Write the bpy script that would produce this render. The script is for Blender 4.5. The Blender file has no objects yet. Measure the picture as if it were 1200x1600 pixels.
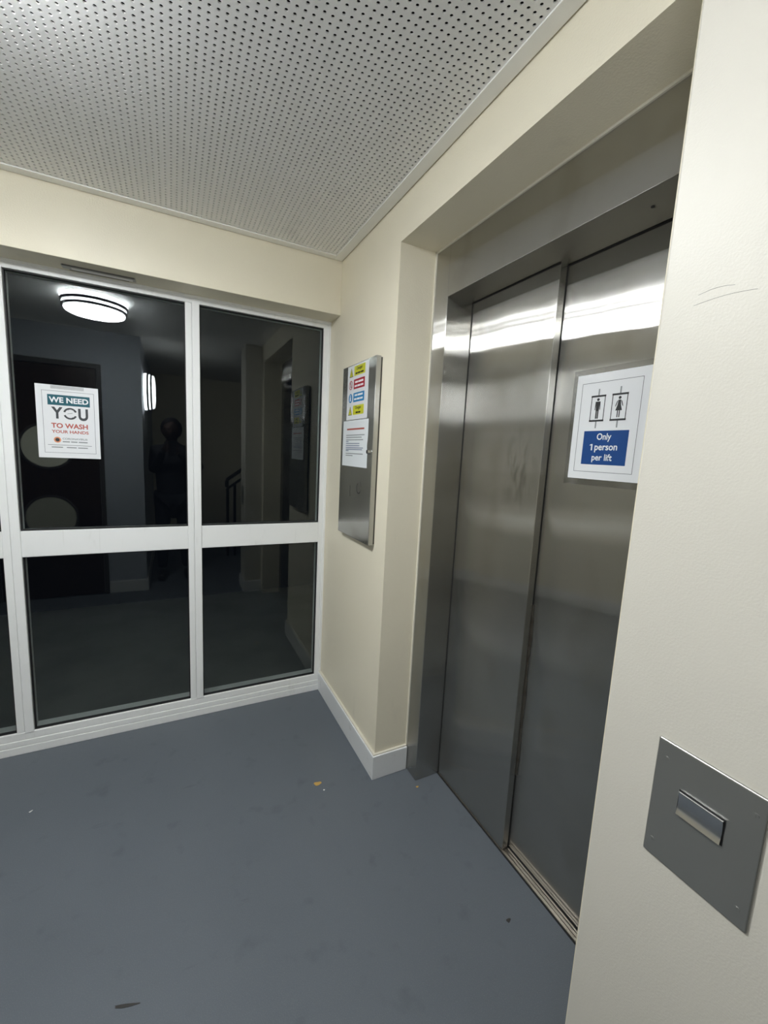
import bpy, bmesh, math, random
from mathutils import Vector, Matrix
random.seed(4)
sc = bpy.context.scene
COL = sc.collection
PI = math.pi

# ------------------------------------------------------------------ camera, world, exposure
YAW, PITCH, ROLL = .4741, -.1382, .0505
FW = Vector((math.sin(YAW)*math.cos(PITCH), math.cos(YAW)*math.cos(PITCH), math.sin(PITCH)))
RT = Vector((math.cos(YAW), -math.sin(YAW), 0)); UP = RT.cross(FW)
CR = RT*math.cos(ROLL)+UP*math.sin(ROLL); CU = UP*math.cos(ROLL)-RT*math.sin(ROLL)
CAM = Vector((-.7659, -2.0761, 1.4091))
cd = bpy.data.cameras.new('camera'); cam = bpy.data.objects.new('camera', cd); COL.objects.link(cam)
cd.sensor_fit = 'VERTICAL'; cd.sensor_height = 32; cd.sensor_width = 24
cd.lens = 650.08/1600*32; cd.clip_start = .004
cam.matrix_world = Matrix(((CR.x, CU.x, -FW.x, CAM.x), (CR.y, CU.y, -FW.y, CAM.y), (CR.z, CU.z, -FW.z, CAM.z), (0, 0, 0, 1)))
sc.camera = cam
w = bpy.data.worlds.new('night'); sc.world = w; w.use_nodes = True
w.node_tree.nodes['Background'].inputs[0].default_value = (.10, .13, .2, 1)
w.node_tree.nodes['Background'].inputs[1].default_value = .004
sc.view_settings.view_transform = 'Standard'; sc.view_settings.look = 'None'
sc.view_settings.exposure = 2.1; sc.view_settings.gamma = 1.0; sc.view_settings.use_curve_mapping = False
sc.cycles.use_denoising = True
sc.cycles.max_bounces = 14; sc.cycles.diffuse_bounces = 7; sc.cycles.glossy_bounces = 6; sc.cycles.transmission_bounces = 10
LAMP_POWER = 23.0        # emission strength of the ceiling drum's diffuser
WALL_LAMP_POWER = 5.0
RING_SHARE = .36         # the side rings are dimmer than the bottom diffuser
LAMP_RGB = (.94, .975, 1.0)

# ------------------------------------------------------------------ measured room (metres)
H, HB, HR = 2.337, 2.084, 2.185          # ceiling, beam underside, lift recess top
YR, YN = -.611, -1.602                   # recess sides on the lift wall (face x = 0)
GY, FY = .165, .1405                     # glass plane, window frame face
DR, DD, DD2 = .159, .2785, .3130         # lift frame face, slow door face, fast door face
YF, YJ, YO = -.703, -1.1134, -1.510      # opening edge, meeting edge, far opening edge
PX, PY0, PY1 = -.151, -1.6955, -1.97     # pier carrying the call plate

# ------------------------------------------------------------------ helpers
def s2l(c): return tuple(((v/255)/12.92 if v/255 <= .04045 else ((v/255+.055)/1.055)**2.4) for v in c)
def mat(name, rgb, rough=.5, metal=0., spec=.5, bump=None, var=None, coat=0., emit=None, alpha=None):
    m = bpy.data.materials.new(name); m.use_nodes = True
    nt = m.node_tree; b = nt.nodes['Principled BSDF']
    b.inputs['Base Color'].default_value = (*rgb, 1); b.inputs['Roughness'].default_value = rough
    b.inputs['Metallic'].default_value = metal; b.inputs['Specular IOR Level'].default_value = spec
    b.inputs['Coat Weight'].default_value = coat
    if emit: b.inputs['Emission Color'].default_value = (*emit[0], 1); b.inputs['Emission Strength'].default_value = emit[1]
    geo = nt.nodes.new('ShaderNodeNewGeometry')
    if var:                                   # var = [(scale, detail, low, high, rgb, strength), ...]
        last = None
        for (scl, det, lo, hi, c2, st) in var:
            mp = nt.nodes.new('ShaderNodeMapping'); nt.links.new(geo.outputs['Position'], mp.inputs[0])
            mp.inputs['Scale'].default_value = scl if isinstance(scl, tuple) else (scl,)*3
            n = nt.nodes.new('ShaderNodeTexNoise'); n.inputs['Scale'].default_value = 1; n.inputs['Detail'].default_value = det
            nt.links.new(mp.outputs[0], n.inputs['Vector'])
            r = nt.nodes.new('ShaderNodeMapRange'); r.inputs[1].default_value = lo; r.inputs[2].default_value = hi
            r.inputs[3].default_value = 0; r.inputs[4].default_value = st
            nt.links.new(n.outputs['Fac'], r.inputs[0])
            mx = nt.nodes.new('ShaderNodeMix'); mx.data_type = 'RGBA'
            nt.links.new(r.outputs[0], mx.inputs[0])
            if last: nt.links.new(last, mx.inputs[6])
            else: mx.inputs[6].default_value = (*rgb, 1)
            mx.inputs[7].default_value = (*c2, 1); last = mx.outputs[2]
        nt.links.new(last, b.inputs['Base Color'])
    if bump:                                  # bump = (scale, detail, distance)
        n = nt.nodes.new('ShaderNodeTexNoise'); n.inputs['Scale'].default_value = bump[0]; n.inputs['Detail'].default_value = bump[1]
        nt.links.new(geo.outputs['Position'], n.inputs['Vector'])
        bp = nt.nodes.new('ShaderNodeBump'); bp.inputs['Distance'].default_value = bump[2]; bp.inputs['Strength'].default_value = 1
        nt.links.new(n.outputs['Fac'], bp.inputs['Height']); nt.links.new(bp.outputs[0], b.inputs['Normal'])
    return m

def steel(name, rgb, rough, aniso, grime=.10, smudge=None):
    """brushed stainless steel, grain running up and down, so highlights smear sideways"""
    m = bpy.data.materials.new(name); m.use_nodes = True; nt = m.node_tree; L = nt.links.new
    for n in list(nt.nodes):
        if n.type != 'OUTPUT_MATERIAL': nt.nodes.remove(n)
    out = [n for n in nt.nodes if n.type == 'OUTPUT_MATERIAL'][0]
    geo = nt.nodes.new('ShaderNodeNewGeometry')
    g = nt.nodes.new('ShaderNodeBsdfAnisotropic'); g.distribution = 'GGX'; g.inputs['Anisotropy'].default_value = aniso
    c1 = nt.nodes.new('ShaderNodeVectorMath'); c1.operation = 'CROSS_PRODUCT'
    L(geo.outputs['True Normal'], c1.inputs[0]); c1.inputs[1].default_value = (.02, .01, 1)
    c2 = nt.nodes.new('ShaderNodeVectorMath'); c2.operation = 'CROSS_PRODUCT'; L(c1.outputs[0], c2.inputs[0]); L(geo.outputs['True Normal'], c2.inputs[1])
    nm = nt.nodes.new('ShaderNodeVectorMath'); nm.operation = 'NORMALIZE'; L(c2.outputs[0], nm.inputs[0]); L(nm.outputs[0], g.inputs['Tangent'])
    def noise(scale, detail, lo, hi, a, b):
        mp = nt.nodes.new('ShaderNodeMapping'); mp.inputs['Scale'].default_value = scale; L(geo.outputs['Position'], mp.inputs[0])
        n = nt.nodes.new('ShaderNodeTexNoise'); n.inputs['Scale'].default_value = 1; n.inputs['Detail'].default_value = detail; L(mp.outputs[0], n.inputs['Vector'])
        r = nt.nodes.new('ShaderNodeMapRange'); r.interpolation_type = 'SMOOTHSTEP'
        for k, v in zip((1, 2, 3, 4), (lo, hi, a, b)): r.inputs[k].default_value = v
        L(n.outputs['Fac'], r.inputs[0]); return r.outputs[0], n.outputs['Fac']
    f, _ = noise((4, 4, 2.4), 3, .3, .75, rough, rough*1.22); L(f, g.inputs['Roughness'])
    f, _ = noise((7, 7, 4), 4, .50, .80, 0, .45)
    mx = nt.nodes.new('ShaderNodeMix'); mx.data_type = 'RGBA'; mx.inputs[6].default_value = (*rgb, 1)
    mx.inputs[7].default_value = (rgb[0]*.70, rgb[1]*.67, rgb[2]*.60, 1); L(f, mx.inputs[0]); col = mx.outputs[2]
    if smudge:                                # a greasy hand mark left on the panel
        sb = nt.nodes.new('ShaderNodeVectorMath'); sb.operation = 'SUBTRACT'; L(geo.outputs['Position'], sb.inputs[0]); sb.inputs[1].default_value = smudge[0]
        ml = nt.nodes.new('ShaderNodeVectorMath'); ml.operation = 'MULTIPLY'; L(sb.outputs[0], ml.inputs[0]); ml.inputs[1].default_value = smudge[1]
        ln = nt.nodes.new('ShaderNodeVectorMath'); ln.operation = 'LENGTH'; L(ml.outputs[0], ln.inputs[0])
        r = nt.nodes.new('ShaderNodeMapRange'); r.interpolation_type = 'SMOOTHSTEP'
        for k, v in zip((1, 2, 3, 4), (.1, 1, 1, 0)): r.inputs[k].default_value = v
        L(ln.outputs['Value'], r.inputs[0]); f2, _ = noise((38, 38, 14), 3, .46, .66, 0, .6)
        mu = nt.nodes.new('ShaderNodeMath'); mu.operation = 'MULTIPLY'; L(r.outputs[0], mu.inputs[0]); L(f2, mu.inputs[1])
        m2 = nt.nodes.new('ShaderNodeMix'); m2.data_type = 'RGBA'; L(mu.outputs[0], m2.inputs[0]); L(col, m2.inputs[6]); m2.inputs[7].default_value = (rgb[0]*.45, rgb[1]*.43, rgb[2]*.40, 1); col = m2.outputs[2]
    L(col, g.inputs['Color'])
    _, h = noise((5, 5, 3), 1, 0, 1, 0, 1)
    bp = nt.nodes.new('ShaderNodeBump'); bp.inputs['Distance'].default_value = .0010; L(h, bp.inputs['Height']); L(bp.outputs[0], g.inputs['Normal'])
    d = nt.nodes.new('ShaderNodeBsdfDiffuse'); d.inputs[0].default_value = (rgb[0]*.5, rgb[1]*.5, rgb[2]*.46, 1)
    x = nt.nodes.new('ShaderNodeMixShader'); x.inputs[0].default_value = grime; L(g.outputs[0], x.inputs[1]); L(d.outputs[0], x.inputs[2]); L(x.outputs[0], out.inputs[0])
    return m

class MB:
    """collects simple shapes into ONE mesh"""
    def __init__(s): s.bm = bmesh.new()
    def add(s, other, M=None):
        me = bpy.data.meshes.new('tmp'); other.to_mesh(me); other.free()
        if M: me.transform(M)
        s.bm.from_mesh(me); bpy.data.meshes.remove(me); return s
    def box(s, x0, x1, y0, y1, z0, z1, bev=0., seg=2, M=None):
        b = bmesh.new(); bmesh.ops.create_cube(b, size=1)
        for v in b.verts:
            v.co = Vector(((x0+x1)/2+v.co.x*(x1-x0), (y0+y1)/2+v.co.y*(y1-y0), (z0+z1)/2+v.co.z*(z1-z0)))
        if bev: bmesh.ops.bevel(b, geom=list(b.edges), offset=bev, segments=seg, profile=.5, affect='EDGES')
        return s.add(b, M)
    def cyl(s, p0, p1, r0, r1=None, n=32, caps=True):
        r1 = r0 if r1 is None else r1
        p0, p1 = Vector(p0), Vector(p1); d = p1-p0
        b = bmesh.new(); bmesh.ops.create_cone(b, cap_ends=caps, segments=n, radius1=r0, radius2=r1, depth=d.length)
        return s.add(b, Matrix.Translation((p0+p1)/2) @ d.to_track_quat('Z', 'Y').to_matrix().to_4x4())
    def prism(s, pts, z0, z1, M=None, bev=0):
        """polygon pts (x, y) pulled from z0 to z1"""
        b = bmesh.new(); lo = [b.verts.new((x, y, z0)) for x, y in pts]; hi = [b.verts.new((x, y, z1)) for x, y in pts]
        n = len(pts); b.faces.new(list(reversed(lo))); b.faces.new(hi)
        for i in range(n): b.faces.new((lo[i], lo[(i+1) % n], hi[(i+1) % n], hi[i]))
        bmesh.ops.recalc_face_normals(b, faces=b.faces)
        if bev: bmesh.ops.bevel(b, geom=list(b.edges), offset=bev, segments=2, profile=.5, affect='EDGES')
        return s.add(b, M)
    def lathe(s, prof, M=None, n=64):
        """profile [(radius, height)] turned about Z"""
        b = bmesh.new(); rings = []
        for r, h in prof:
            if r < 1e-6: rings.append([b.verts.new((0, 0, h))])
            else: rings.append([b.verts.new((r*math.cos(2*PI*i/n), r*math.sin(2*PI*i/n), h)) for i in range(n)])
        for a, c in zip(rings, rings[1:]):
            for i in range(n):
                j = (i+1) % n
                if len(a) == 1 and len(c) == 1: continue
                if len(a) == 1: b.faces.new((a[0], c[i], c[j]))
                elif len(c) == 1: b.faces.new((a[i], a[j], c[0]))
                else: b.faces.new((a[i], a[j], c[j], c[i]))
        bmesh.ops.recalc_face_normals(b, faces=b.faces)
        return s.add(b, M)
    def build(s, name, m, parent=None, smooth=False, M=None, **props):
        me = bpy.data.meshes.new(name); s.bm.to_mesh(me); s.bm.free()
        if M: me.transform(M)
        me.materials.append(m)
        if smooth:
            me.polygons.foreach_set('use_smooth', [True]*len(me.polygons))
            try: me.set_sharp_from_angle(angle=math.radians(35))
            except Exception: pass
        o = bpy.data.objects.new(name, me); COL.objects.link(o)
        if parent: 
            o.parent = parent
            o.matrix_parent_inverse = Matrix.Translation(parent_loc(parent)).inverted()
        for k, v in props.items(): o[k] = v
        return o
def parent_loc(p):
    # a mesh parent already sits at the world origin; only an Empty is offset
    return p.location.copy() if p.type == 'EMPTY' else Vector((0, 0, 0))
def empty(name, loc, **props):
    o = bpy.data.objects.new(name, None); o.location = loc; COL.objects.link(o); o.empty_display_size = .1
    for k, v in props.items(): o[k] = v
    return o

class Art:
    """flat printed artwork: local u (right), v (up), lifted along n"""
    def __init__(s, origin, right, up, n):
        s.M = Matrix((( right[0], up[0], n[0], origin[0]), (right[1], up[1], n[1], origin[1]), (right[2], up[2], n[2], origin[2]), (0, 0, 0, 1)))
    def rect(s, mb, u0, u1, v0, v1, h, t=.0002, base=None):
        u0, u1 = sorted((u0, u1)); v0, v1 = sorted((v0, v1))
        mb.box(u0, u1, v0, v1, (h if base is None else base), h+t, M=s.M)
    def frame(s, mb, u0, u1, v0, v1, w, h):
        s.rect(mb, u0, u1, v1-w, v1, h); s.rect(mb, u0, u1, v0, v0+w, h)
        s.rect(mb, u0, u0+w, v0+w, v1-w, h); s.rect(mb, u1-w, u1, v0+w, v1-w, h)
    def poly(s, mb, pts, h, t=.0002): mb.prism(pts, h, h+t, M=s.M)
    def disc(s, mb, u, v, r, h, t=.0002, n=24, ri=0, a0=0, a1=2*PI):
        if ri:
            for i in range(n):
                p, q = a0+(a1-a0)*i/n, a0+(a1-a0)*(i+1)/n
                s.poly(mb, [(u+ri*math.cos(p), v+ri*math.sin(p)), (u+r*math.cos(p), v+r*math.sin(p)), (u+r*math.cos(q), v+r*math.sin(q)), (u+ri*math.cos(q), v+ri*math.sin(q))], h, t)
        else: s.poly(mb, [(u+r*math.cos(2*PI*i/n), v+r*math.sin(2*PI*i/n)) for i in range(n)], h, t)
    def text(s, mb, txt, u0, u1, v0, v1, h, bold=0., t=.0002):
        c = bpy.data.curves.new('t', 'FONT'); c.body = txt; c.size = 1; c.resolution_u = 4; c.offset = bold; c.fill_mode = 'FRONT'
        o = bpy.data.objects.new('t', c); COL.objects.link(o)
        dg = bpy.context.evaluated_depsgraph_get(); dg.update()
        me = bpy.data.meshes.new_from_object(o.evaluated_get(dg))
        bpy.data.objects.remove(o); bpy.data.curves.remove(c)
        xs = [v.co.x for v in me.vertices]; ys = [v.co.y for v in me.vertices]
        a, b, cc, d = min(xs), max(xs), min(ys), max(ys)
        for v in me.vertices:
            v.co = Vector((u0+(v.co.x-a)/(b-a)*(u1-u0), v0+(v.co.y-cc)/(d-cc)*(v1-v0), h+t))
        me.transform(s.M); mb.bm.from_mesh(me); bpy.data.meshes.remove(me)

# ------------------------------------------------------------------ materials
CREAM = (.83, .77, .61)
M_wall = mat('cream_paint', CREAM, .42, spec=.35, bump=(210, 3, .0006), var=[((1.7,)*3, 4, .5, .75, (.70, .655, .535), .35), ((9, 9, 3), 5, .66, .80, (.50, .45, .36), .22)])
M_wall_rough = mat('cream_roller_paint', (.61, .58, .505), .42, spec=.3, bump=(330, 3, .00022), var=[((2.1,)*3, 4, .5, .75, (.72, .69, .60), .3), ((6, 30, 60), 4, .70, .80, (.5, .47, .42), .25)])
M_wall_door = mat('blue_grey_wall_paint', (.46, .49, .54), .5, spec=.3)
M_wall_grey = mat('pale_paint', (.80, .79, .76), .5, spec=.3, bump=(200, 3, .0005))
M_ceil = mat('ceiling_panel_paint', (.87, .865, .845), .45, spec=.4, bump=(160, 3, .0003), var=[((5, 5, 5), 6, .66, .80, (.45, .45, .45), .25)])
M_ceil_trim = mat('ceiling_trim_paint', (.90, .89, .85), .4, spec=.4)
M_dark = mat('dark_void', (.012, .012, .012), .9)
M_floor = mat('blue_grey_vinyl', (.122, .139, .158), .52, spec=.35, bump=(420, 3, .0004),
              var=[((2.2,)*3, 5, .42, .7, (.106, .122, .140), .6), ((380,)*3, 2, .52, .72, (.165, .183, .20), .5), ((11, 11, 1), 6, .60, .78, (.070, .083, .095), .5), ((4.5, 16, 1), 3, .70, .78, (.06, .07, .08), .5)])
M_frame = mat('white_window_paint', (.88, .885, .87), .33, spec=.5, var=[((14, 14, 4), 6, .62, .80, (.45, .43, .38), .35), ((60, 60, 3), 4, .66, .8, (.35, .33, .29), .25)])
M_skirt = mat('grey_white_gloss_paint', (.76, .77, .77), .32, spec=.5, var=[((18, 18, 18), 5, .62, .80, (.35, .33, .30), .4)])
M_skirt_top = mat('cream_caulk', (.74, .70, .60), .5)
M_gasket = mat('black_gasket', (.010, .010, .011), .6)
M_steel = steel('brushed_steel_doors', (.57, .56, .53), .125, .95, .05, smudge=((DD, -1.02, 1.385), (1, 9, 5.5)))
M_steel_f = steel('brushed_steel_frame', (.54, .53, .50), .135, .94, .06)
M_steel_c = steel('brushed_steel_cabinet', (.62, .62, .60), .17, .88, .10)
M_steel_p = steel('satin_steel_plate', (.50, .495, .475), .28, .3, .30)
M_btn = mat('polished_steel_button', (.62, .62, .62), .16, 1.0)
M_alu = mat('worn_aluminium_sill', (.36, .33, .29), .38, 1.0, var=[((30, 6, 30), 5, .45, .7, (.15, .12, .10), .7)])
M_dim = mat('dark_metal_edge', (.06, .058, .055), .5, .6)
M_paper = mat('white_laminated_paper', (.80, .81, .82), .22, spec=.5, coat=.2)
M_paper2 = mat('white_paper', (.76, .79, .80), .5, spec=.3)
M_ink = mat('black_ink', (.02, .02, .022), .5)
M_grey_ink = mat('grey_ink', (.25, .27, .27), .5)
M_char = mat('charcoal_ink', (.045, .05, .055), .4)
M_teal = mat('teal_ink', (.006, .095, .125), .35)
M_white_ink = mat('white_ink', (.82, .83, .84), .35)
M_red = mat('red_brown_ink', (.46, .095, .065), .4)
M_orange = mat('orange_ink', (.75, .30, .15), .4)
M_blue = mat('blue_ink', (.010, .062, .235), .35)
M_sky = mat('sky_blue_ink', (.012, .22, .50), .4)
M_yel = mat('yellow_ink', (.60, .60, .035), .4)
M_sred = mat('sign_red_ink', (.42, .02, .035), .4)
M_blueink = mat('blue_grey_ink', (.17, .21, .30), .5)
M_black = mat('black_metal_paint', (.012, .012, .013), .4)
M_wood = mat('dark_brown_door', (.035, .018, .011), .38, spec=.5, var=[((30, 30, 2.5), 5, .4, .7, (.022, .011, .007), .8)])
M_arch = mat('dark_architrave', (.075, .07, .066), .45)
M_port = mat('porthole_glass', (.36, .36, .30), .12, spec=.5, emit=((.42, .42, .34), .26))  # glow put into the glass for the lit corridor behind the door
M_port2 = mat('dim_porthole_glass', (.30, .30, .25), .12, spec=.5, emit=((.42, .42, .34), .07))  # weaker copy of that added corridor glow, for the lower window
M_spot = mat('ochre_spot', (.50, .31, .08), .6)
M_speck = mat('white_speck', (.75, .75, .72), .6)
M_vent = mat('grey_vent_plastic', (.50, .49, .45), .45)
M_slot = mat('grey_slot_shade_and_scratch', (.16, .155, .14), .6)  # paints the shade in the vent's slots; wall scratches share this grey
M_ring = mat('dark_lamp_ring', (.015, .017, .02), .35)
M_diff = mat('lit_lamp_diffuser', (.85, .87, .9), .4, emit=(LAMP_RGB, LAMP_POWER))
M_diff_w = mat('lit_wall_lamp_diffuser', (.85, .87, .9), .4, emit=(LAMP_RGB, WALL_LAMP_POWER))
M_ring_lit = mat('lit_ring_shade', (.85, .87, .9), .4, emit=(LAMP_RGB, LAMP_POWER*RING_SHARE))
M_ring_lit_w = mat('lit_wall_ring_shade', (.85, .87, .9), .4, emit=(LAMP_RGB, WALL_LAMP_POWER*RING_SHARE*3.2))
M_conc = mat('outside_concrete', (.20, .20, .19), .8, var=[((3, 3, 3), 5, .4, .7, (.13, .13, .125), .7)])

def glass_mat():
    m = bpy.data.materials.new('window_glass'); m.use_nodes = True; nt = m.node_tree
    for n in list(nt.nodes):
        if n.type != 'OUTPUT_MATERIAL': nt.nodes.remove(n)
    out = [n for n in nt.nodes if n.type == 'OUTPUT_MATERIAL'][0]
    g = nt.nodes.new('ShaderNodeBsdfGlass'); g.inputs['IOR'].default_value = 1.5; g.inputs['Roughness'].default_value = 0
    g.inputs['Color'].default_value = (.93, .96, .95, 1); nt.links.new(g.outputs[0], out.inputs[0]); return m
M_glass = glass_mat()
def sleeve_mat():
    m = bpy.data.materials.new('clear_plastic_film'); m.use_nodes = True; nt = m.node_tree
    for n in list(nt.nodes):
        if n.type != 'OUTPUT_MATERIAL': nt.nodes.remove(n)
    out = [n for n in nt.nodes if n.type == 'OUTPUT_MATERIAL'][0]
    t = nt.nodes.new('ShaderNodeBsdfTransparent'); t.inputs[0].default_value = (.94, .94, .94, 1)
    g = nt.nodes.new('ShaderNodeBsdfGlossy'); g.inputs['Roughness'].default_value = .08
    x = nt.nodes.new('ShaderNodeMixShader'); x.inputs[0].default_value = .06
    nt.links.new(t.outputs[0], x.inputs[1]); nt.links.new(g.outputs[0], x.inputs[2]); nt.links.new(x.outputs[0], out.inputs[0]); return m
M_film = sleeve_mat()

# ------------------------------------------------------------------ room shell
S = dict(kind='structure')

# floor
mb = MB(); mb.box(-2.9, 1.3, -4.2, .30, -.12, 0)
mb.build('floor', M_floor, **S)
# lift wall with its recess
mb = MB()
mb.box(0, .6, YR, .30, 0, 2.6); mb.box(0, .6, YN, YR, HR, 2.6); mb.box(0, .6, PY0+.001, YN, 0, 2.6); mb.box(.40, .6, YN, YR, 0, HR)
mb.build('wall_right', M_wall, **S)
# pier at the right of the picture
mb = MB(); mb.box(PX, .6, PY1, PY0, 0, 2.6, bev=.003)
mb.build('wall_pier', M_wall_rough, **S)
# beam over the window and wall behind it
mb = MB(); mb.box(-2.9, 0, 0, .30, HB, 2.6, bev=.002)
mb.build('wall_beam', M_wall, **S)
# left wall, door wall, back wall, stair side wall
mb = MB(); mb.box(-3.1, -2.9, -2.05, .30, 0, 2.6); mb.build('wall_left', M_wall, **S)
mb = MB(); mb.box(-3.1, -1.0, -4.2, -2.05, 0, 2.6, bev=.002); mb.build('wall_door_side', M_wall_door, **S)
mb = MB(); mb.box(-1.0, 1.5, -4.4, -4.2, 0, 2.6); mb.build('wall_back', M_wall, **S)
mb = MB(); mb.box(1.3, 1.5, -4.2, PY1, 0, 2.6); mb.box(.6, 1.5, PY1, PY1+.2, 0, 2.6); mb.build('wall_stair', M_wall, **S)

# perforated ceiling: every hole is cut through the board
def perforated():
    P = .01832; X0, Y0 = -.1828, -1.2632; R = .0042; T = .0030; SL = .0068
    ix0, ix1 = math.ceil((-2.86-X0)/P), math.floor((-.047-X0)/P)
    iy0, iy1 = math.ceil((-2.02-Y0)/P), math.floor((-.047-Y0)/P)
    NS = 8; vs = []; fs = []
    ang = [2*PI*(k+.5)/NS for k in range(NS)]
    hx = P/2
    outer = [(hx, 0), (hx, hx), (0, hx), (-hx, hx), (-hx, 0), (-hx, -hx), (0, -hx), (hx, -hx)]
    inner = [(R*math.cos(2*PI*k/8), R*math.sin(2*PI*k/8)) for k in range(8)]
    for i in range(ix0, ix1+1):
        for j in range(iy0, iy1+1):
            cx, cy = X0+i*P, Y0+j*P; b = len(vs)
            for u, v in outer: vs.append((cx+u, cy+v, H))
            for u, v in inner: vs.append((cx+u, cy+v, H))
            for u, v in inner: vs.append((cx+u, cy+v, H+T))
            for k in range(8):
                n = (k+1) % 8
                fs.append((b+k, b+8+k, b+8+n, b+n)); fs.append((b+8+k, b+16+k, b+16+n, b+8+n))
    xa, xb = X0+ix0*P-hx, X0+ix1*P+hx; ya, yb = Y0+iy0*P-hx, Y0+iy1*P+hx
    me = bpy.data.meshes.new('ceiling'); me.from_pydata(vs, [], fs); me.materials.append(M_ceil)
    o = bpy.data.objects.new('ceiling', me); COL.objects.link(o); o['kind'] = 'structure'
    return xa, xb, ya, yb
xa, xb, ya, yb = perforated()
mb = MB(); mb.box(-2.9, 0, -2.05, 0, H+.016, H+.05)
mb.build('ceiling_void', M_dark, **S)
# border trim of the panel: flat edging with a dark joint to the wall
mb = MB()
mb.box(xb, -.004, ya, -.004, H-.0035, H+.012, bev=.0012); mb.box(-2.9, xb-.0005, yb, -.004, H-.0035, H+.012, bev=.0012)
mb.box(-2.9, xa, ya, yb, H-.0035, H+.012); mb.box(-2.9, xb, -2.05, ya, H-.0035, H+.012)
mb.box(xb-.0005, -.004, PY0, ya, H-.0035, H+.012)
mb.build('trim_1', M_ceil_trim, **S)
mb = MB(); mb.box(-1.0, 1.3, -4.2, -2.05, H, H+.1); mb.box(PX, 1.3, -2.05, PY1, H, H+.1)
mb.build('ceiling_landing', M_wall_grey, **S)

# skirting boards
def skirt(name, segs, **k):
    mb = MB()
    for (x0, x1, y0, y1) in segs:
        mb.box(x0, x1, y0, y1, 0, .110, bev=.003)
    o = mb.build(name, M_skirt, **S); return o
mb = MB()
mb.prism([(-.015, FY+.0), (-.015, YR-.015), (DR-.002, YR-.015), (DR-.002, YR+.0), (.0, YR+.0), (.0, FY)], 0, .110, bev=.0025)
mb.build('baseboard_right', M_skirt, **S)
mb = MB()
mb.prism([(-.010, FY), (-.010, YR-.009), (DR-.003, YR-.009), (DR-.003, YR+.002), (.002, YR+.002), (.002, FY)], .108, .1165, bev=.002)
mb.build('trim_2', M_skirt_top, **S)
mb = MB()
mb.prism([(PX-.015, PY1-.015), (PX-.015, PY0+.015), (0, PY0+.015), (0, PY0), (PX, PY0), (PX, PY1), (.6, PY1), (.6, PY1-.015)], 0, .112, bev=.0025)
mb.build('baseboard_pier', M_skirt, **S)
skirt('baseboard_left', [(-1.30, -1.0, -2.05, -2.035), (-2.9, -2.11, -2.05, -2.035), (-1.0, -.985, -4.2, -2.035), (-2.9, -2.885, -2.035, FY)])
skirt('baseboard_back', [(-.985, 1.3, -4.2, -4.185)])
# caulk bead where the recess meets the lift frame
mb = MB()
mb.box(DR-.005, DR+.002, YR-.006, YR+.001, .112, HR); mb.box(DR-.005, DR+.002, YN, YR, HR-.006, HR+.001)
mb.build('trim_3', M_skirt_top, **S)

# ------------------------------------------------------------------ window_1: the glazed screen
win = empty('window_1', (-1.4, GY, 0), kind='structure', label='white framed glazed screen of dark night panes with a broad middle rail')
MX = [(-.7010, -.6406), (-1.4012, -1.3404), (-2.1010, -2.0406)]
Z0, ZA, ZB, ZT = .0968, .8985, 1.0108, 2.050
def post(x0, x1, name='mullion'):
    mb = MB(); w2 = (x1-x0)
    mb.box(x0, x0+w2*.44, FY, .21, 0.095, ZT+.01, bev=.002); mb.box(x0+w2*.47, x1, FY-.004, .21, 0.095, ZT+.01, bev=.002)
    mb.box(x0+.004, x1-.004, FY+.006, .2, .095, ZT+.01)
    mb.build(name, M_frame, win)
for a, b in MX: post(a, b)
mb = MB(); mb.box(-.0378, 0, FY, .21, .095, ZT+.01, bev=.002); mb.box(-.014, 0, FY-.006, .15, .117, HB, bev=.002)
mb.build('side_frame', M_frame, win)
mb = MB(); mb.box(-2.9, -2.86, FY, .21, .095, ZT+.01, bev=.002); mb.build('side_frame', M_frame, win)
mb = MB(); mb.box(-2.9, 0, FY-.002, .21, ZT, HB, bev=.002); mb.box(-2.9, 0, FY-.008, .15, HB-.012, HB, bev=.002)
mb.build('head_frame', M_frame, win)
BAYS = [(-.6406, -.0378), (-1.3404, -.7010), (-2.0406, -1.4012), (-2.86, -2.1010)]
for a, b in BAYS:
    mb = MB(); mb.box(a, b, FY+.001, .21, ZA, ZB, bev=.002); mb.build('middle_rail', M_frame, win)
mb = MB()
mb.box(-2.9, 0, FY-.007, .22, 0, .036, bev=.002); mb.box(-2.9, 0, FY-.005, .22, .0375, .063, bev=.002)
mb.box(-2.9, 0, FY-.001, .22, .064, .0985, bev=.003)
mb.build('bottom_rail', M_frame, win)
for a, b in BAYS:
    for z0, z1 in ((Z0, ZA), (ZB, ZT)):
        mb = MB(); mb.box(a-.004, b+.004, GY, GY+.006, z0-.003, z1+.003)
        gl = mb.build('glass_pane', M_glass, win)
        g = MB(); W = .0045
        for q in ((a, b, z0, z0+W+.002), (a, b, z1-W, z1), (a, a+W, z0, z1), (b-W, b, z0, z1)):
            g.box(q[0], q[1], GY-.016, GY-.0003, q[2], q[3], bev=.001)
        g.build('gasket', M_gasket, gl)

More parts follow.
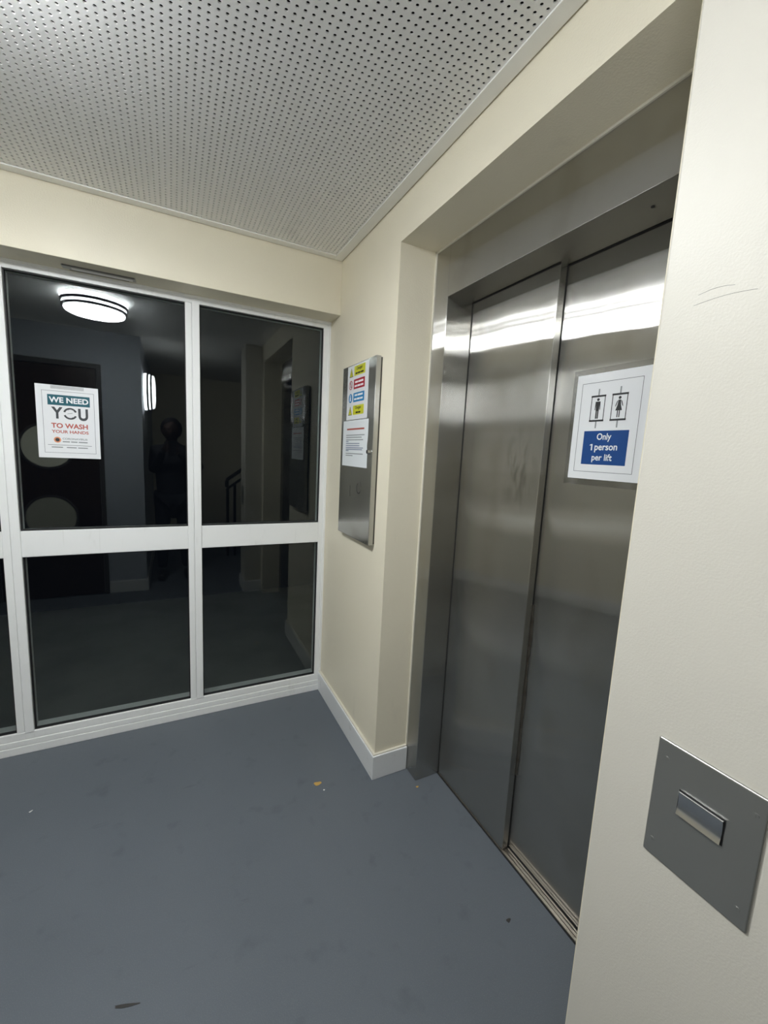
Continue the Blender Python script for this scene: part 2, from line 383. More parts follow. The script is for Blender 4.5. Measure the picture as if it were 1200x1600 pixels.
# ------------------------------------------------------------------ door_1: lift entrance
lift = empty('door_1', (.2, -1.1, 0), kind='structure', label='brushed steel lift entrance with two sliding door panels set in a cream recess')
B = .0022
mb = MB(); mb.box(DR, .39, YF, YR-.0005, 0, HR-.0005, bev=B); mb.build('door_jamb', M_steel_f, lift)
mb = MB(); mb.box(DR, .39, YN+.0005, YO, 0, HR-.0005, bev=B); mb.build('door_jamb', M_steel_f, lift)
mb = MB(); mb.box(DR+.0002, .389, YO-.0012, YF+.0012, 2.0, HR-.0005, bev=B); hd = mb.build('door_header', M_steel_f, lift)
mb = MB(); mb.cyl((.226, -1.412, 2.0005), (.226, -1.412, 1.9985), .004, n=16); mb.build('screw', M_dim, hd)
mb = MB(); mb.box(DD, DD2-.006, YJ, YF+.02, .006, 2.02, bev=.0025)
slow = mb.build('door_panel', M_steel, lift)
mb = MB(); mb.box(DD2-.0058, DD2+.004, YJ+.0006, YJ+.010, .007, 1.999); mb.build('edge_seal', M_dark, slow)
mb = MB(); mb.box(DD-.003, DD+.001, YF-.0022, YF, .004, 2.0); mb.box(DD-.003, DD+.001, YJ, YF, 1.9975, 1.9999); mb.box(DD2-.003, DD2+.001, YO, YJ, 1.9975, 1.9999); mb.build('running_gap', M_dark, lift)
mb = MB(); mb.box(DD2, DD2+.034, YO-.02, YJ+.06, .006, 2.02, bev=.0018)
fast = mb.build('door_panel', M_steel, lift)
# brush strip peeling out of the edge of the slow door
mb = MB()
for k in range(14):
    z0 = .30+k*.045; off = .0022*math.sin(k*1.3)+.003
    mb.box(DD2-.006, DD2-.002, YJ-.003-off, YJ+.001, z0, z0+.046)
mb.build('edge_strip', M_alu, slow)
mb = MB(); t = .0015
mb.box(DD-.001, .288, YO, YF, -.01, .004, bev=.001); mb.box(.290, .300, YO, YF, -.01, .003, bev=.001)
mb.box(.302, .309, YO, YF, -.01, .0035, bev=.001); mb.box(.318, .36, YO, YF, -.01, .003)
mb.build('door_sill', M_alu, lift)
mb = MB(); mb.box(.309, .318, YO, YF, -.01, .0005); mb.box(.2725, DD-.001, YO, YF, 0, .0012); mb.build('sill_groove', M_dark, lift)

# ------------------------------------------------------------------ door_2: brown door with two round windows, behind the camera
d2 = empty('door_2', (-1.70, -2.05, 0), kind='structure', label='dark brown door with two round windows, seen mirrored in the glass')
X0, X1, Yd = -2.064, -1.336, -2.05
mb = MB(); mb.box(X1, X1+.034, Yd, Yd+.022, 0, 2.05, bev=.003); mb.box(X0-.034, X0, Yd, Yd+.022, 0, 2.05, bev=.003); mb.box(X0, X1, Yd, Yd+.022, 2.008, 2.05, bev=.003)
mb.build('door_frame', M_arch, d2)
mb = MB(); mb.box(X0+.003, X1-.003, Yd, Yd+.010, .006, 2.005, bev=.001); leaf = mb.build('door_leaf', M_wood, d2)
for zc in (1.335, .725):
    mb = MB(); mb.cyl((-1.70, Yd+.010, zc), (-1.70, Yd+.0125, zc), .178, n=64); p = mb.build('round_window', M_port if zc > 1 else M_port2, leaf)
    mb = MB(); Mx = Matrix.Translation((-1.70, Yd+.010, zc)) @ Matrix.Rotation(-PI/2, 4, 'X')
    mb.lathe([(.176, 0), (.176, .006), (.182, .009), (.192, .009), (.196, 0)], Mx); mb.build('window_bead', M_arch, p, smooth=True)
mb = MB(); mb.box(-2.02, -1.98, Yd+.010, Yd+.013, .95, 1.15, bev=.001); mb.cyl((-2.0, Yd+.01, 1.06), (-2.0, Yd+.06, 1.06), .009); mb.box(-2.005, -1.88, Yd+.05, Yd+.066, 1.05, 1.07, bev=.005)
mb.build('door_handle', M_btn, leaf)

# stairs behind the pier
mb = MB()
for k in range(7):
    mb.box(.0+k*.18, 1.3, -4.185, -3.25, k*.175, (k+1)*.175, bev=.003)
mb.build('stairs', M_floor, **S)

# outside walkway beyond the glass
mb = MB(); mb.box(-3.4, .6, .34, 2.2, -.20, -.05); mb.build('floor_outside', M_conc, **S)

# ------------------------------------------------------------------ lamps
def drum_lamp(name, base, axis, r, h, mlit, mring, label, cat):
    """two lit rings, two dark rings and a domed lit diffuser, standing off its base along axis"""
    t = empty(name, base, label=label, category=cat)
    M = Matrix.Translation(base) @ Vector(axis).to_track_quat('Z', 'Y').to_matrix().to_4x4()
    mb = MB(); mb.lathe([(0, 0), (r*.93, 0), (r*.95, h*.05), (r*.93, h*.10), (0, h*.10)], M); mb.build('base', M_frame, t, smooth=True)
    mb = MB(); mb.lathe([(r*.90, h*.10), (r*.99, h*.10), (r, h*.14), (r*.995, h*.34), (r*.97, h*.36), (r*.90, h*.34)], M); mb.build('upper_shade_ring', mring, t, smooth=True)
    mb = MB(); mb.lathe([(r*.88, h*.33), (r*1.0, h*.335), (r*1.003, h*.40), (r*.99, h*.47), (r*.88, h*.47)], M); mb.build('trim_ring', M_ring, t, smooth=True)
    mb = MB(); mb.lathe([(r*.86, h*.43), (r*.95, h*.43), (r*.955, h*.47), (r*.945, h*.63), (r*.86, h*.64)], M); mb.build('lower_shade_ring', mring, t, smooth=True)
    mb = MB(); mb.lathe([(r*.84, h*.61), (r*.97, h*.615), (r*.973, h*.68), (r*.96, h*.74), (r*.84, h*.74)], M); mb.build('trim_ring', M_ring, t, smooth=True)
    mb = MB(); mb.lathe([(0, h*.66), (r*.85, h*.70), (r*.90, h*.73), (r*.905, h*.80), (r*.88, h*.88), (r*.80, h*.94), (r*.5, h*.99), (0, h)], M)
    mb.build('diffuser', mlit, t, smooth=True)
    return t
drum_lamp('ceiling_lamp', (-1.205, -1.10, H), (0, 0, -1), .190, .112, M_diff, M_ring_lit,
          'lit round ceiling lamp with dark rings, mirrored large in the upper left pane', 'lamp')
drum_lamp('wall_lamp', (-1.0, -2.30, 1.885), (1, 0, 0), .172, .105, M_diff_w, M_ring_lit_w,
          'lit round wall lamp seen edge-on as a narrow reflection above the dark figure', 'lamp')

# ------------------------------------------------------------------ trickle vent under the beam
v = empty('slot_vent', (-1.015, .09, HB), label='slim grey slot vent under the cream beam, above the mirrored ceiling lamp', category='vent')
mb = MB(); mb.box(-1.142, -.888, .070, .110, HB-.004, HB, bev=.0015); mb.build('vent_body', M_vent, v)
mb = MB(); mb.box(-1.138, -.892, .0665, .0705, HB-.0052, HB, bev=.0005); mb.box(-1.120, -.915, .1095, .1125, HB-.0052, HB, bev=.0005); mb.build('slot', M_slot, v)
mb = MB(); mb.box(-1.11, -.90, .083, .097, HB-.007, HB-.003, bev=.0015); mb.build('slide_cover', M_ceil_trim, v)

# ------------------------------------------------------------------ steel wall cabinet with its notices
FX = -.030
cab = empty('wall_cabinet', (0, -.327, 1.02), label='slim brushed steel wall cabinet carrying notices, between window and lift', category='cabinet')
mb = MB(); mb.box(-.0075, 0, -.504, -.150, 1.024, 1.796); mb.build('back_box', M_dim, cab)
mb = MB(); mb.box(FX, -.0075, -.5085, -.146, 1.020, 1.800, bev=.0016); cdoor = mb.build('door', M_steel_c, cab)
mb = MB(); mb.cyl((FX-.013, -.484, 1.415), (FX, -.484, 1.415), .0085, .0110, n=24); lk = mb.build('lock', M_btn, cdoor, smooth=True)
mb = MB(); mb.box(FX-.0136, FX-.0129, -.4845, -.4835, 1.410, 1.420); mb.build('key_slot', M_dark, lk)
AC = Art((FX, 0, 0), (0, -1, 0), (0, 0, 1), (-1, 0, 0))    # u = -y, v = z
mb = MB(); AC.poly(mb, [(.283, 1.259), (.2865, 1.259), (.289, 1.206), (.285, 1.206)], .0001); mb.build('scratched_line', M_dim, cdoor)
mb = MB(); AC.poly(mb, [(.400, 1.285), (.4025, 1.285), (.413, 1.262), (.4105, 1.262)], .0001); mb.build('scratched_line', M_dim, cdoor)
mb = MB()
AC.disc(mb, .384, 1.253, .024, .0001, ri=.0205, a0=PI*.65, a1=PI*1.9)
mb.build('scratched_ring', M_dim, cdoor)

sg = empty('safety_sign', (FX, -.325, 1.556), label='white safety sign with yellow, red and blue blocks on the steel cabinet', category='sign')
mb = MB(); AC.rect(mb, .208, .440, 1.5565, 1.7955, .0001, .0006); mb.build('sign_sheet', M_paper, sg)
rows = [(1.747, 1.789, M_yel, M_ink), (1.690, 1.732, M_sred, M_white_ink), (1.633, 1.673, M_sky, M_white_ink), (1.577, 1.618, M_yel, M_ink)]
names = ['yellow_block', 'red_block', 'blue_block', 'yellow_block']
for k, (z0, z1, mt, tm) in enumerate(rows):
    mb = MB(); AC.rect(mb, .284, .404, z0, z1, .0008); p = mb.build(names[k], mt, sg)
    mb = MB()
    if k in (0, 3):
        AC.text(mb, 'Danger', .312, .376, z0+.020, z0+.037, .0011, .02)
        for a, b in (((.300, .322), (.326, .352), (.356, .388)) if k == 0 else ((.318, .342), (.346, .370))): AC.rect(mb, a, b, z0+.006, z0+.013, .0011)
    else:
        for zz, ss in ((z0+.025, ((.298, .330), (.334, .388))), (z0+.008, ((.294, .322), (.326, .356), (.360, .390)))):
            for a, b in ss: AC.rect(mb, a, b, zz, zz+.0085, .0011)
    mb.build('lettering', tm, p)
for k, zc in ((0, 1.766), (3, 1.597)):
    mb = MB(); AC.poly(mb, [(.229, zc-.020), (.273, zc-.020), (.251, zc+.020)], .0008); p = mb.build('warning_triangle', M_ink, sg)
    mb = MB(); AC.poly(mb, [(.234, zc-.0172), (.268, zc-.0172), (.251, zc+.0145)], .0011); q = mb.build('triangle_fill', M_yel, p)
    mb = MB(); AC.rect(mb, .2495, .2525, zc-.012, zc+.006, .0014)
    o = mb.build('warning_mark', M_ink, p)
mb = MB(); AC.disc(mb, .250, 1.711, .0205, .0008, ri=.0165); AC.poly(mb, [(.2365, 1.7225), (.2395, 1.7255), (.2635, 1.6995), (.2605, 1.6965)], .0010); mb.build('prohibition_ring', M_sred, sg)
mb = MB(); AC.disc(mb, .250, 1.722, .0035, .0009); AC.rect(mb, .246, .254, 1.700, 1.717, .0007); mb.build('standing_figure', M_ink, sg)
mb = MB(); AC.disc(mb, .250, 1.653, .0205, .0008); p = mb.build('blue_disc', M_sky, sg)
mb = MB(); AC.disc(mb, .250, 1.664, .004, .0011); AC.rect(mb, .244, .256, 1.640, 1.659, .0011); mb.build('disc_figure', M_white_ink, p)

nt_ = empty('printed_notice', (FX, -.315, 1.346), label='white printed notice with a red heading, below the coloured safety sign', category='notice')
mb = MB()
# sheet with its right edge bowed back by the lock
vs = []; n = 12
pts = [(.173, 1.346), (.174, 1.553), (.459, 1.553)] + [(.459 - .006*math.exp(-((1.44-z)/.02)**2), z) for z in [1.553-.207*i/n for i in range(1, n)]] + [(.460, 1.346)]
AC.poly(mb, pts, .0001, .0006); mb.build('sheet', M_paper2, nt_)
mb = MB(); AC.rect(mb, .222, .420, 1.5105, 1.5175, .0008); mb.build('heading', M_red, nt_)
mb = MB()
for z, u1 in ((1.487, .425), (1.477, .395), (1.466, .412), (1.404, .415), (1.395, .300)): AC.rect(mb, .215, u1, z-.0020, z+.0020, .0008)
mb.build('text_lines', M_grey_ink, nt_)
mb = MB()
for z, u1 in ((1.4585, .245), (1.4495, .374), (1.4395, .374), (1.430, .414), (1.4225, .405), (1.4165, .25)): AC.rect(mb, .215, u1, z-.0019, z+.0019, .0008)
mb.build('blue_text_lines', M_blueink, nt_)

# ------------------------------------------------------------------ poster on the window
AW = Art((0, GY, 0), (1, 0, 0), (0, 0, 1), (0, -1, 0))
po = empty('hand_washing_poster', (-1.158, GY, 1.323), label='white poster reading WE NEED YOU TO WASH YOUR HANDS taped to the dark pane', category='poster')
mb = MB(); AW.rect(mb, -1.267, -1.049, 1.3235, 1.6275, .0002, .0006); mb.build('sheet', M_paper, po)
mb = MB(); AW.frame(mb, -1.246, -1.065, 1.345, 1.6035, .0011, .0009); AW.rect(mb, -1.234, -1.080, 1.3775, 1.3790, .0009); mb.build('border_line', M_char, po)
mb = MB(); AW.rect(mb, -1.2275, -1.0805, 1.545, 1.588, .0009); p = mb.build('banner', M_teal, po)
mb = MB(); AW.text(mb, 'WE NEED', -1.2225, -1.0855, 1.5555, 1.5785, .0012, .03); mb.build('lettering', M_white_ink, p, label='white words WE NEED')
mb = MB(); AW.text(mb, 'Y', -1.2165, -1.177, 1.489, 1.5375, .0009, .035); AW.text(mb, 'U', -1.1235, -1.0885, 1.4855, 1.5365, .0009, .035)
AW.disc(mb, -1.1515, 1.5125, .0245, .0009, ri=.0175, a0=math.radians(200), a1=math.radians(335)); AW.disc(mb, -1.1515, 1.5125, .0245, .0009, ri=.0175, a0=math.radians(20), a1=math.radians(165))
mb.build('lettering', M_char, po, label='large charcoal word YOU')
mb = MB(); AW.disc(mb, -1.149, 1.519, .013, .0009, ri=.0115, a0=.2, a1=2.6); AW.disc(mb, -1.154, 1.505, .013, .0009, ri=.0115, a0=3.4, a1=5.8); AW.poly(mb, [(-1.163, 1.510), (-1.160, 1.5125), (-1.142, 1.5165), (-1.145, 1.5135)], .0009)
mb.build('hands_drawing', M_grey_ink, po)
mb = MB(); AW.text(mb, 'TO WASH', -1.219, -1.0915, 1.4495, 1.4705, .0009, .03); AW.text(mb, 'YOUR HANDS', -1.219, -1.0895, 1.4285, 1.4415, .0009, .025)
mb.build('lettering', M_red, po, label='red words TO WASH YOUR HANDS')
mb = MB(); AW.disc(mb, -1.2005, 1.400, .0125, .0009, ri=.0075); mb.build('logo_ring', M_orange, po)
mb = MB(); AW.disc(mb, -1.2005, 1.400, .0075, .0009); mb.build('logo_dot', M_char, po)
mb = MB(); AW.text(mb, 'CORONAVIRUS', -1.183, -1.095, 1.4015, 1.4095, .0009, .02)
for a, b in ((-1.183, -1.158), (-1.154, -1.131), (-1.127, -1.095)): AW.rect(mb, a, b, 1.3905, 1.3950, .0009)
for a, b in ((-1.222, -1.183), (-1.170, -1.135), (-1.130, -1.095)): AW.rect(mb, a, b, 1.3665, 1.3705, .0009)
mb.build('small_print', M_grey_ink, po)
mb = MB(); AW.rect(mb, -1.215, -1.10, 1.612, 1.6255, .0009, .0001); mb.build('tape', M_film, po)

# ------------------------------------------------------------------ notice on the lift door
AL = Art((DD2, 0, 0), (0, -1, 0), (0, 0, 1), (-1, 0, 0))
ln = empty('lift_notice', (DD2, -1.30, 1.367), label='white notice reading Only 1 person per lift on the right steel lift door', category='notice')
mb = MB(); AL.rect(mb, 1.178, 1.424, 1.349, 1.680, .0002, .0005); mb.build('clear_sleeve', M_film, ln)
mb = MB(); AL.rect(mb, 1.192, 1.4095, 1.367, 1.6645, .0008, .0006); mb.build('sheet', M_paper, ln)
mb = MB(); AL.frame(mb, 1.2105, 1.3905, 1.388, 1.6400, .0011, .0015); mb.build('border_line', M_char, ln)
for u0, u1, fem in ((1.245, 1.2885, False), (1.309, 1.3535, True)):
    um = (u0+u1)/2
    mb = MB(); AL.rect(mb, u0-.001, u1+.001, 1.5985, 1.6035, .0015); AL.rect(mb, u0-.001, u1+.001, 1.5305, 1.5355, .0015)
    AL.rect(mb, u0, u0+.0022, 1.531, 1.603, .0015); AL.rect(mb, u1-.0022, u1, 1.531, 1.603, .0015); lc = mb.build('lift_car_outline', M_ink, ln)
    mb = MB(); AL.rect(mb, um-.002, um+.002, 1.6035, 1.621, .0015); mb.build('rope', M_grey_ink, lc)
    mb = MB(); AL.rect(mb, um-.002, um+.002, 1.512, 1.5305, .0015); mb.build('rope', M_grey_ink, lc)
    mb = MB(); AL.disc(mb, um, 1.5915, .0040, .0015)
    if fem:
        AL.poly(mb, [(um-.0035, 1.586), (um+.0035, 1.586), (um+.0050, 1.572), (um+.0095, 1.5575), (um-.0095, 1.5575), (um-.0050, 1.572)], .0015)
        AL.poly(mb, [(um-.004, 1.585), (um-.0085, 1.571), (um-.0105, 1.568), (um-.0115, 1.569), (um-.0075, 1.582)], .0015); AL.poly(mb, [(um+.004, 1.585), (um+.0075, 1.582), (um+.0115, 1.569), (um+.0105, 1.568), (um+.0085, 1.571)], .0015)
        AL.rect(mb, um-.0042, um-.0014, 1.5395, 1.5575, .0015); AL.rect(mb, um+.0014, um+.0042, 1.5395, 1.5575, .0015)
    else:
        AL.poly(mb, [(um-.0075, 1.586), (um+.0075, 1.586), (um+.0085, 1.563), (um+.0065, 1.563), (um+.0055, 1.577), (um+.0048, 1.560), (um-.0048, 1.560), (um-.0055, 1.577), (um-.0065, 1.563), (um-.0085, 1.563)], .0015)
        AL.rect(mb, um-.0045, um-.0006, 1.5385, 1.5605, .0015); AL.rect(mb, um+.0006, um+.0045, 1.5385, 1.5605, .0015)
    mb.build('figure', M_ink, lc)
mb = MB(); AL.rect(mb, 1.233, 1.3685, 1.4095, 1.5045, .0015); p = mb.build('blue_panel', M_blue, ln)
mb = MB(); AL.text(mb, 'Only', 1.276, 1.320, 1.4735, 1.4975, .0018, .018); AL.rect(mb, 1.2610, 1.2650, 1.4495, 1.4675, .0018); AL.poly(mb, [(1.2565, 1.4630), (1.2565, 1.4655), (1.2610, 1.4675), (1.2610, 1.4640)], .0018); AL.text(mb, 'person', 1.2725, 1.341, 1.4440, 1.4635, .0018, .018); AL.text(mb, 'per lift', 1.267, 1.329, 1.4155, 1.4395, .0018, .018)
mb.build('lettering', M_white_ink, p, label='white words Only 1 person per lift')

# ------------------------------------------------------------------ call plate on the pier
cp = empty('call_plate', (PX, -1.84, .94), label='square steel lift call plate with one oblong button on the near cream wall', category='control panel')
mb = MB(); mb.box(PX-.0035, PX+.002, -1.903, -1.777, .8525, 1.0325, bev=.0022, seg=3); pl = mb.build('plate', M_steel_p, cp)
mb = MB(); mb.box(PX-.0039, PX-.0034, -1.8660, -1.8115, .9395, .9760); mb.build('button_gap', M_dark, cp)
mb = MB(); arc = [(PX-.0030, .9411)]+[(PX-.0080+.0024*math.sin(PI*k/16), .9415+.0325*k/16) for k in range(17)]+[(PX-.0078, .9745), (PX-.0030, .9745)]
mb.prism([(x, z) for x, z in arc], 1.8130, 1.8645, M=Matrix(((1, 0, 0, 0), (0, 0, -1, 0), (0, 1, 0, 0), (0, 0, 0, 1)))); mb.build('call_button', M_btn, cp, smooth=True)
for y, z in ((-1.7905, 1.0065), (-1.8915, 1.0060), (-1.7875, .877), (-1.8905, .8755)):
    mb = MB(); mb.cyl((PX-.0040, y, z), (PX-.003, y, z), .0034, n=20); mb.box(PX-.0044, PX-.0039, y-.0004, y+.0004, z-.0025, z+.0025); mb.build('screw', M_steel_p, cp)

# ------------------------------------------------------------------ small marks on the floor
def blob(name, x, y, rx, ry, m, label, rot=0.):
    pts = []
    for i in range(18):
        a = 2*PI*i/18; r = 1+.16*math.sin(3*a+1)+.1*random.uniform(-1, 1)
        px, py = rx*r*math.cos(a), ry*r*math.sin(a)
        pts.append((x+px*math.cos(rot)-py*math.sin(rot), y+px*math.sin(rot)+py*math.cos(rot)))
    mb = MB(); mb.prism(pts, .0, .0012); o = mb.build(name, m); o['label'] = label; o['category'] = 'floor mark'; return o
blob('dried_spot', -.235, -.549, .016, .010, M_spot, 'small ochre dried spot on the blue-grey floor left of the skirting corner')
blob('paint_fleck', -.221, -.592, .0035, .003, M_speck, 'tiny white fleck beside the ochre spot on the floor')
blob('paint_fleck', -1.268, -.247, .006, .0025, M_speck, 'tiny white fleck on the floor near the left window bay', .6)
blob('paint_fleck', .150, -.735, .006, .004, M_spot, 'tiny beige fleck at the foot of the steel lift jamb')
blob('scuff_mark', -.893, -1.040, .030, .0035, M_dim, 'short dark scuff line on the floor near the bottom left edge', -.3)
blob('scuff_mark', .138, -1.298, .008, .005, M_dim, 'dark scuff dot on the floor before the lift sill')

# hairline scratches on the near wall
for zz, y0, y1 in ((1.634, -1.742, -1.782), (1.622, -1.738, -1.806)):
    mb = MB(); n = 6
    for k in range(n):
        a, b = y0+(y1-y0)*k/n, y0+(y1-y0)*(k+1)/n; za, zb = zz+.003*math.sin(3*k/n), zz+.003*math.sin(3*(k+1)/n)
        mb.prism([(-a, za-.0002), (-b, zb-.0002), (-b, zb+.0002), (-a, za+.0002)], -.0001, .0002, M=Matrix(((0, 0, -1, PX), (-1, 0, 0, 0), (0, 1, 0, 0), (0, 0, 0, 1))))
    bmesh.ops.remove_doubles(mb.bm, verts=mb.bm.verts, dist=1e-5)
    o = mb.build('wall_scratch', M_slot); o['category'] = 'wall mark'
    o['label'] = ('short upper' if zz > 1.63 else 'longer lower')+' of two faint hairline scratches on the near cream wall'

# ------------------------------------------------------------------ stair railing seen in the glass
rl = empty('stair_railing', (-.14, -3.2, 0), label='black metal stair railing behind the pier, mirrored in the right pane', category='railing')
def tube(mb, a, b, r, n=16): return mb.cyl(a, b, r, n=n)
for k, x in enumerate((-.14, -.055)):
    mb = MB(); z1 = .86+(x+.14)*.74
    mb.box(x-.016, x+.016, -3.216, -3.184, 0, z1+.01, bev=.003); mb.build('post', M_black, rl)
for nm, dz, r in (('handrail', .985, .022), ('lower_rail', .87, .016)):
    mb = MB(); tube(mb, (-.15, -3.2, dz), (1.25, -3.2, dz+1.4*.74), r); tube(mb, (-.15, -3.2, dz), (-.15, -3.2, dz-.09 if nm == 'handrail' else dz-.02), r); mb.build(nm, M_black, rl)
for k in range(10):
    x = .13+k*.12; 
    mb = MB(); tube(mb, (x, -3.2, max(.35, (x+.14)*.9)), (x, -3.2, .87+(x+.15)*.74), .007, 10); mb.build('baluster', M_black, rl)

# ------------------------------------------------------------------ the person taking the picture (only seen mirrored)
M_skin = mat('skin', (.045, .028, .021), .6, spec=.12)
M_coat = mat('black_jacket', (.010, .010, .013), .75, bump=(60, 3, .002))
M_trou = mat('dark_trousers', (.012, .013, .018), .8, bump=(90, 3, .001))
M_hair = mat('black_hair', (.008, .007, .007), .75, spec=.1, bump=(300, 2, .002))
M_shoe = mat('dark_shoes', (.02, .018, .016), .5)
M_phone = mat('phone_shell', (.02, .02, .025), .25)
phc = CAM - FW*.018            # centre line of the phone's lens, just behind the viewpoint
per = empty('person', (-.765, -2.42, 0), label='person in a dark jacket holding up a phone, mirrored in the dark pane', category='person')
def skin(name, pts, edges, m, parent, sub=2, root=0, **pr):
    me = bpy.data.meshes.new(name); me.from_pydata([p[:3] for p in pts], edges, [])
    o = bpy.data.objects.new(name, me); COL.objects.link(o)
    sm = o.modifiers.new('s', 'SKIN'); sm.use_smooth_shade = True
    for i, p in enumerate(pts):
        sv = me.skin_vertices[0].data[i]; r = p[3]; sv.radius = r if isinstance(r, tuple) else (r, r); sv.use_root = (i == root)
    ss = o.modifiers.new('u', 'SUBSURF'); ss.levels = sub; ss.render_levels = sub
    dg = bpy.context.evaluated_depsgraph_get(); dg.update()
    m2 = bpy.data.meshes.new_from_object(o.evaluated_get(dg)); bpy.data.objects.remove(o)
    m2.materials.clear(); m2.materials.append(m)
    m2.polygons.foreach_set('use_smooth', [True]*len(m2.polygons))
    o = bpy.data.objects.new(name, m2); COL.objects.link(o)
    if parent: o.parent = parent; o.matrix_parent_inverse = Matrix.Translation(parent_loc(parent)).inverted()
    for k, v in pr.items(): o[k] = v
    return o
# person faces +y; phone held in both hands in front of the upper chest
px, py = -.765, -2.42
Rw = phc - CR*.055 - CU*.075 - FW*.035   # wrists: left of phone (image left) and right
Lw = phc + CR*.095 - CU*.105 - FW*.035
pts = [(px, py, .62, (.155, .12)), (px, py, .95, (.155, .115)), (px, py+.01, 1.20, (.175, .12)), (px, py, 1.345, (.135, .095)), (px, py+.005, 1.40, .078), (px, py+.015, 1.445, .066),
       (px-.150, py-.005, 1.335, .066), (px-.165, py+.03, 1.12, .056), (Rw.x, Rw.y, Rw.z, .030),
       (px+.160, py-.005, 1.335, .066), (px+.265, py+.05, 1.15, .054), (Lw.x, Lw.y, Lw.z, .030)]
eds = [(0, 1), (1, 2), (2, 3), (3, 4), (4, 5), (3, 6), (6, 7), (7, 8), (3, 9), (9, 10), (10, 11)]
torso = skin('jacket', pts, eds, M_coat, per)
legs = [(px, py, .92, (.150, .11)), (px-.09, py, .84, .095), (px-.10, py+.02, .47, .065), (px-.105, py-.01, .10, .048), (px+.09, py, .84, .095), (px+.11, py+.02, .47, .065), (px+.12, py-.01, .10, .048)]
skin('trousers', legs, [(0, 1), (1, 2), (2, 3), (0, 4), (4, 5), (5, 6)], M_trou, per)
for s, x in ((-1, px-.11), (1, px+.125)):
    skin('shoe', [(x, py-.05, .045, .042), (x, py+.05, .045, .044), (x+s*.015, py+.15, .035, .036)], [(0, 1), (1, 2)], M_shoe, per)
# head: one sculpted surface with brow, nose, mouth, chin, ears
def head():
    b = bmesh.new(); bmesh.ops.create_icosphere(b, subdivisions=5, radius=1)
    c = Vector((px, py+.04, 1.535))
    for v in b.verts:
        x, y, z = v.co
        wx = .082*(1-.20*max(0, -z)**1.5); wy = .092; wz = .112
        X, Y, Z = x*wx, y*wy, z*wz
        if y > 0:
            g = lambda cx, cz, sx, sz: math.exp(-((X-cx)/sx)**2-((Z-cz)/sz)**2)
            Y += .020*g(0, -.018, .010, .020)+.010*g(0, -.032, .013, .009)                   # nose
            Y -= .011*g(.030, .006, .014, .010)+.011*g(-.030, .006, .014, .010)              # eye sockets
            Y += .005*g(.030, .005, .009, .006)+.005*g(-.030, .005, .009, .006)              # eyes
            Y += .006*g(.028, .022, .018, .006)+.006*g(-.028, .022, .018, .006)              # brow
            Y += .006*g(0, -.054, .018, .005)+.006*g(0, -.064, .016, .005)-.005*g(0, -.059, .020, .003)   # lips
            Y += .009*g(0, -.090, .020, .012)                                                # chin
        v.co = c+Vector((X, Y, Z))
    mb = MB(); mb.add(b)
    for s in (-1, 1):
        e = bmesh.new(); bmesh.ops.create_uvsphere(e, u_segments=16, v_segments=10, radius=1)
        mb.add(e, Matrix.Translation(c+Vector((s*.082, -.008, -.008))) @ Matrix.Rotation(s*.35, 4, 'Z') @ Matrix.Diagonal((.009, .018, .030, 1)))
    mb.cyl(c+Vector((0, -.012, -.145)), c+Vector((0, -.012, -.06)), .050, .050, n=32)
    hd = mb.build('head', M_skin, per, smooth=True)
    h = bmesh.new(); bmesh.ops.create_icosphere(h, subdivisions=4, radius=1)
    for v in h.verts:
        x, y, z = v.co
        k = 1+.03*math.sin(11*x+7*z)*math.sin(9*y)
        v.co = c+Vector((x*.098*k, (y*.098-.010 if y < 0 else y*.086-.010)*k, z*.110*k+.022))
    bmesh.ops.delete(h, geom=[v for v in h.verts if (v.co.y > c.y+.045 and v.co.z < c.z+.055) or v.co.z < c.z-.055 or (v.co.y > c.y+.0 and v.co.z < c.z+.02)], context='VERTS')
    bmesh.ops.solidify(h, geom=list(h.faces), thickness=.006)
    m2 = MB(); m2.add(h); m2.build('hair', M_hair, hd, smooth=True)
    for s in (-1, 1):
        m3 = MB(); e = bmesh.new(); bmesh.ops.create_uvsphere(e, u_segments=12, v_segments=8, radius=1)
        m3.add(e, Matrix.Translation(c+Vector((s*.030, .0755, .004))) @ Matrix.Diagonal((.008, .006, .005, 1))); m3.build('eye', M_ink, hd, smooth=True)
head()
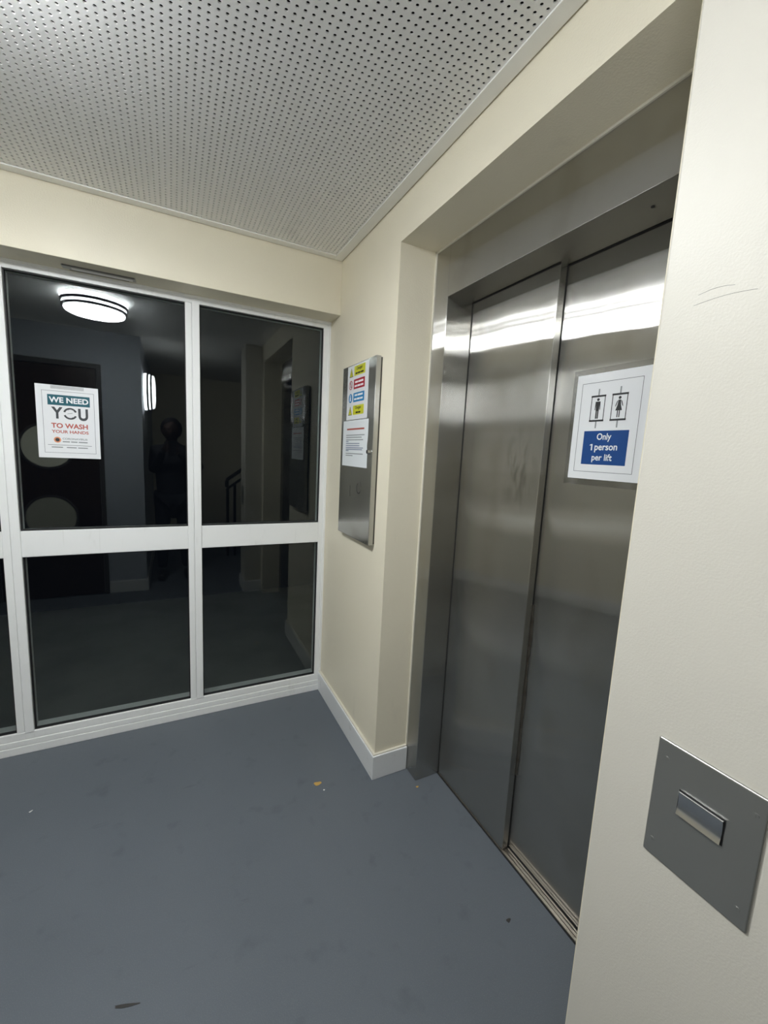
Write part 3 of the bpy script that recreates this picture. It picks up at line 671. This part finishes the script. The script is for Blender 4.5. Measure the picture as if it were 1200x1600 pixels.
# phone: its lens sits right behind the viewpoint
ph = empty('phone', tuple(phc), label='dark phone held up by the mirrored person', category='phone')
Mp = Matrix(((CR.x, CU.x, -FW.x, phc.x), (CR.y, CU.y, -FW.y, phc.y), (CR.z, CU.z, -FW.z, phc.z), (0, 0, 0, 1)))
mb = MB(); mb.box(-.018, .054, -.128, .019, .0, .008, bev=.003, M=Mp); body = mb.build('phone_body', M_phone, ph)
mb = MB(); mb.box(-.014, .022, -.022, .015, -.002, .001, bev=.001, M=Mp); cb = mb.build('camera_bump', M_phone, ph)
mb = MB(); mb.cyl(phc+FW*.0035, phc, .0065, n=24); mb.cyl(phc+CR*.014-CU*.012+FW*.0035, phc+CR*.014-CU*.012, .0065, n=24); mb.build('lens', M_black, cb)
# hands: palm and five bent fingers each, closed on the phone's edges
def hand(side):
    # local phone frame: u right, v up, d behind (towards the person)
    P = lambda u, v, d: tuple(phc+CR*u+CU*v-FW*d)
    e = -.018 if side < 0 else .054       # phone edge held
    s = side
    W = Rw if side < 0 else Lw
    vb = -.050 if side < 0 else -.075     # height of palm middle
    pts = [(W.x, W.y, W.z, .027), P(e+s*.028, vb-.018, .036)+((.026, .017),), P(e+s*.024, vb+.006, .032)+((.030, .015),)]
    eds = [(0, 1), (1, 2)]
    for k, (dv, L) in enumerate(((.030, .92), (.010, 1.0), (-.010, .94), (-.029, .78))):
        i = len(pts)
        pts += [P(e+s*.022, vb+dv, .026)+(.0092,), P(e+s*(.016+.002*k), vb+dv+.004, .006)+(.0086,), P(e+s*.008, vb+dv+.003, -.0055 if side > 0 else -.0075)+(.0080,), P(e-s*.010*L, vb+dv, -.0085)+(.0070,)]
        eds += [(2, i), (i, i+1), (i+1, i+2), (i+2, i+3)]
    i = len(pts)
    pts += [P(e+s*.012, vb-.012, .030)+(.0115,), P(e-s*.006, vb+.006, .022)+(.0100,), P(e-s*.018, vb+.020, .0165)+(.0085,)]
    eds += [(1, i), (i, i+1), (i+1, i+2)]
    skin('hand', pts, eds, M_skin, per, sub=2)
hand(-1); hand(1)
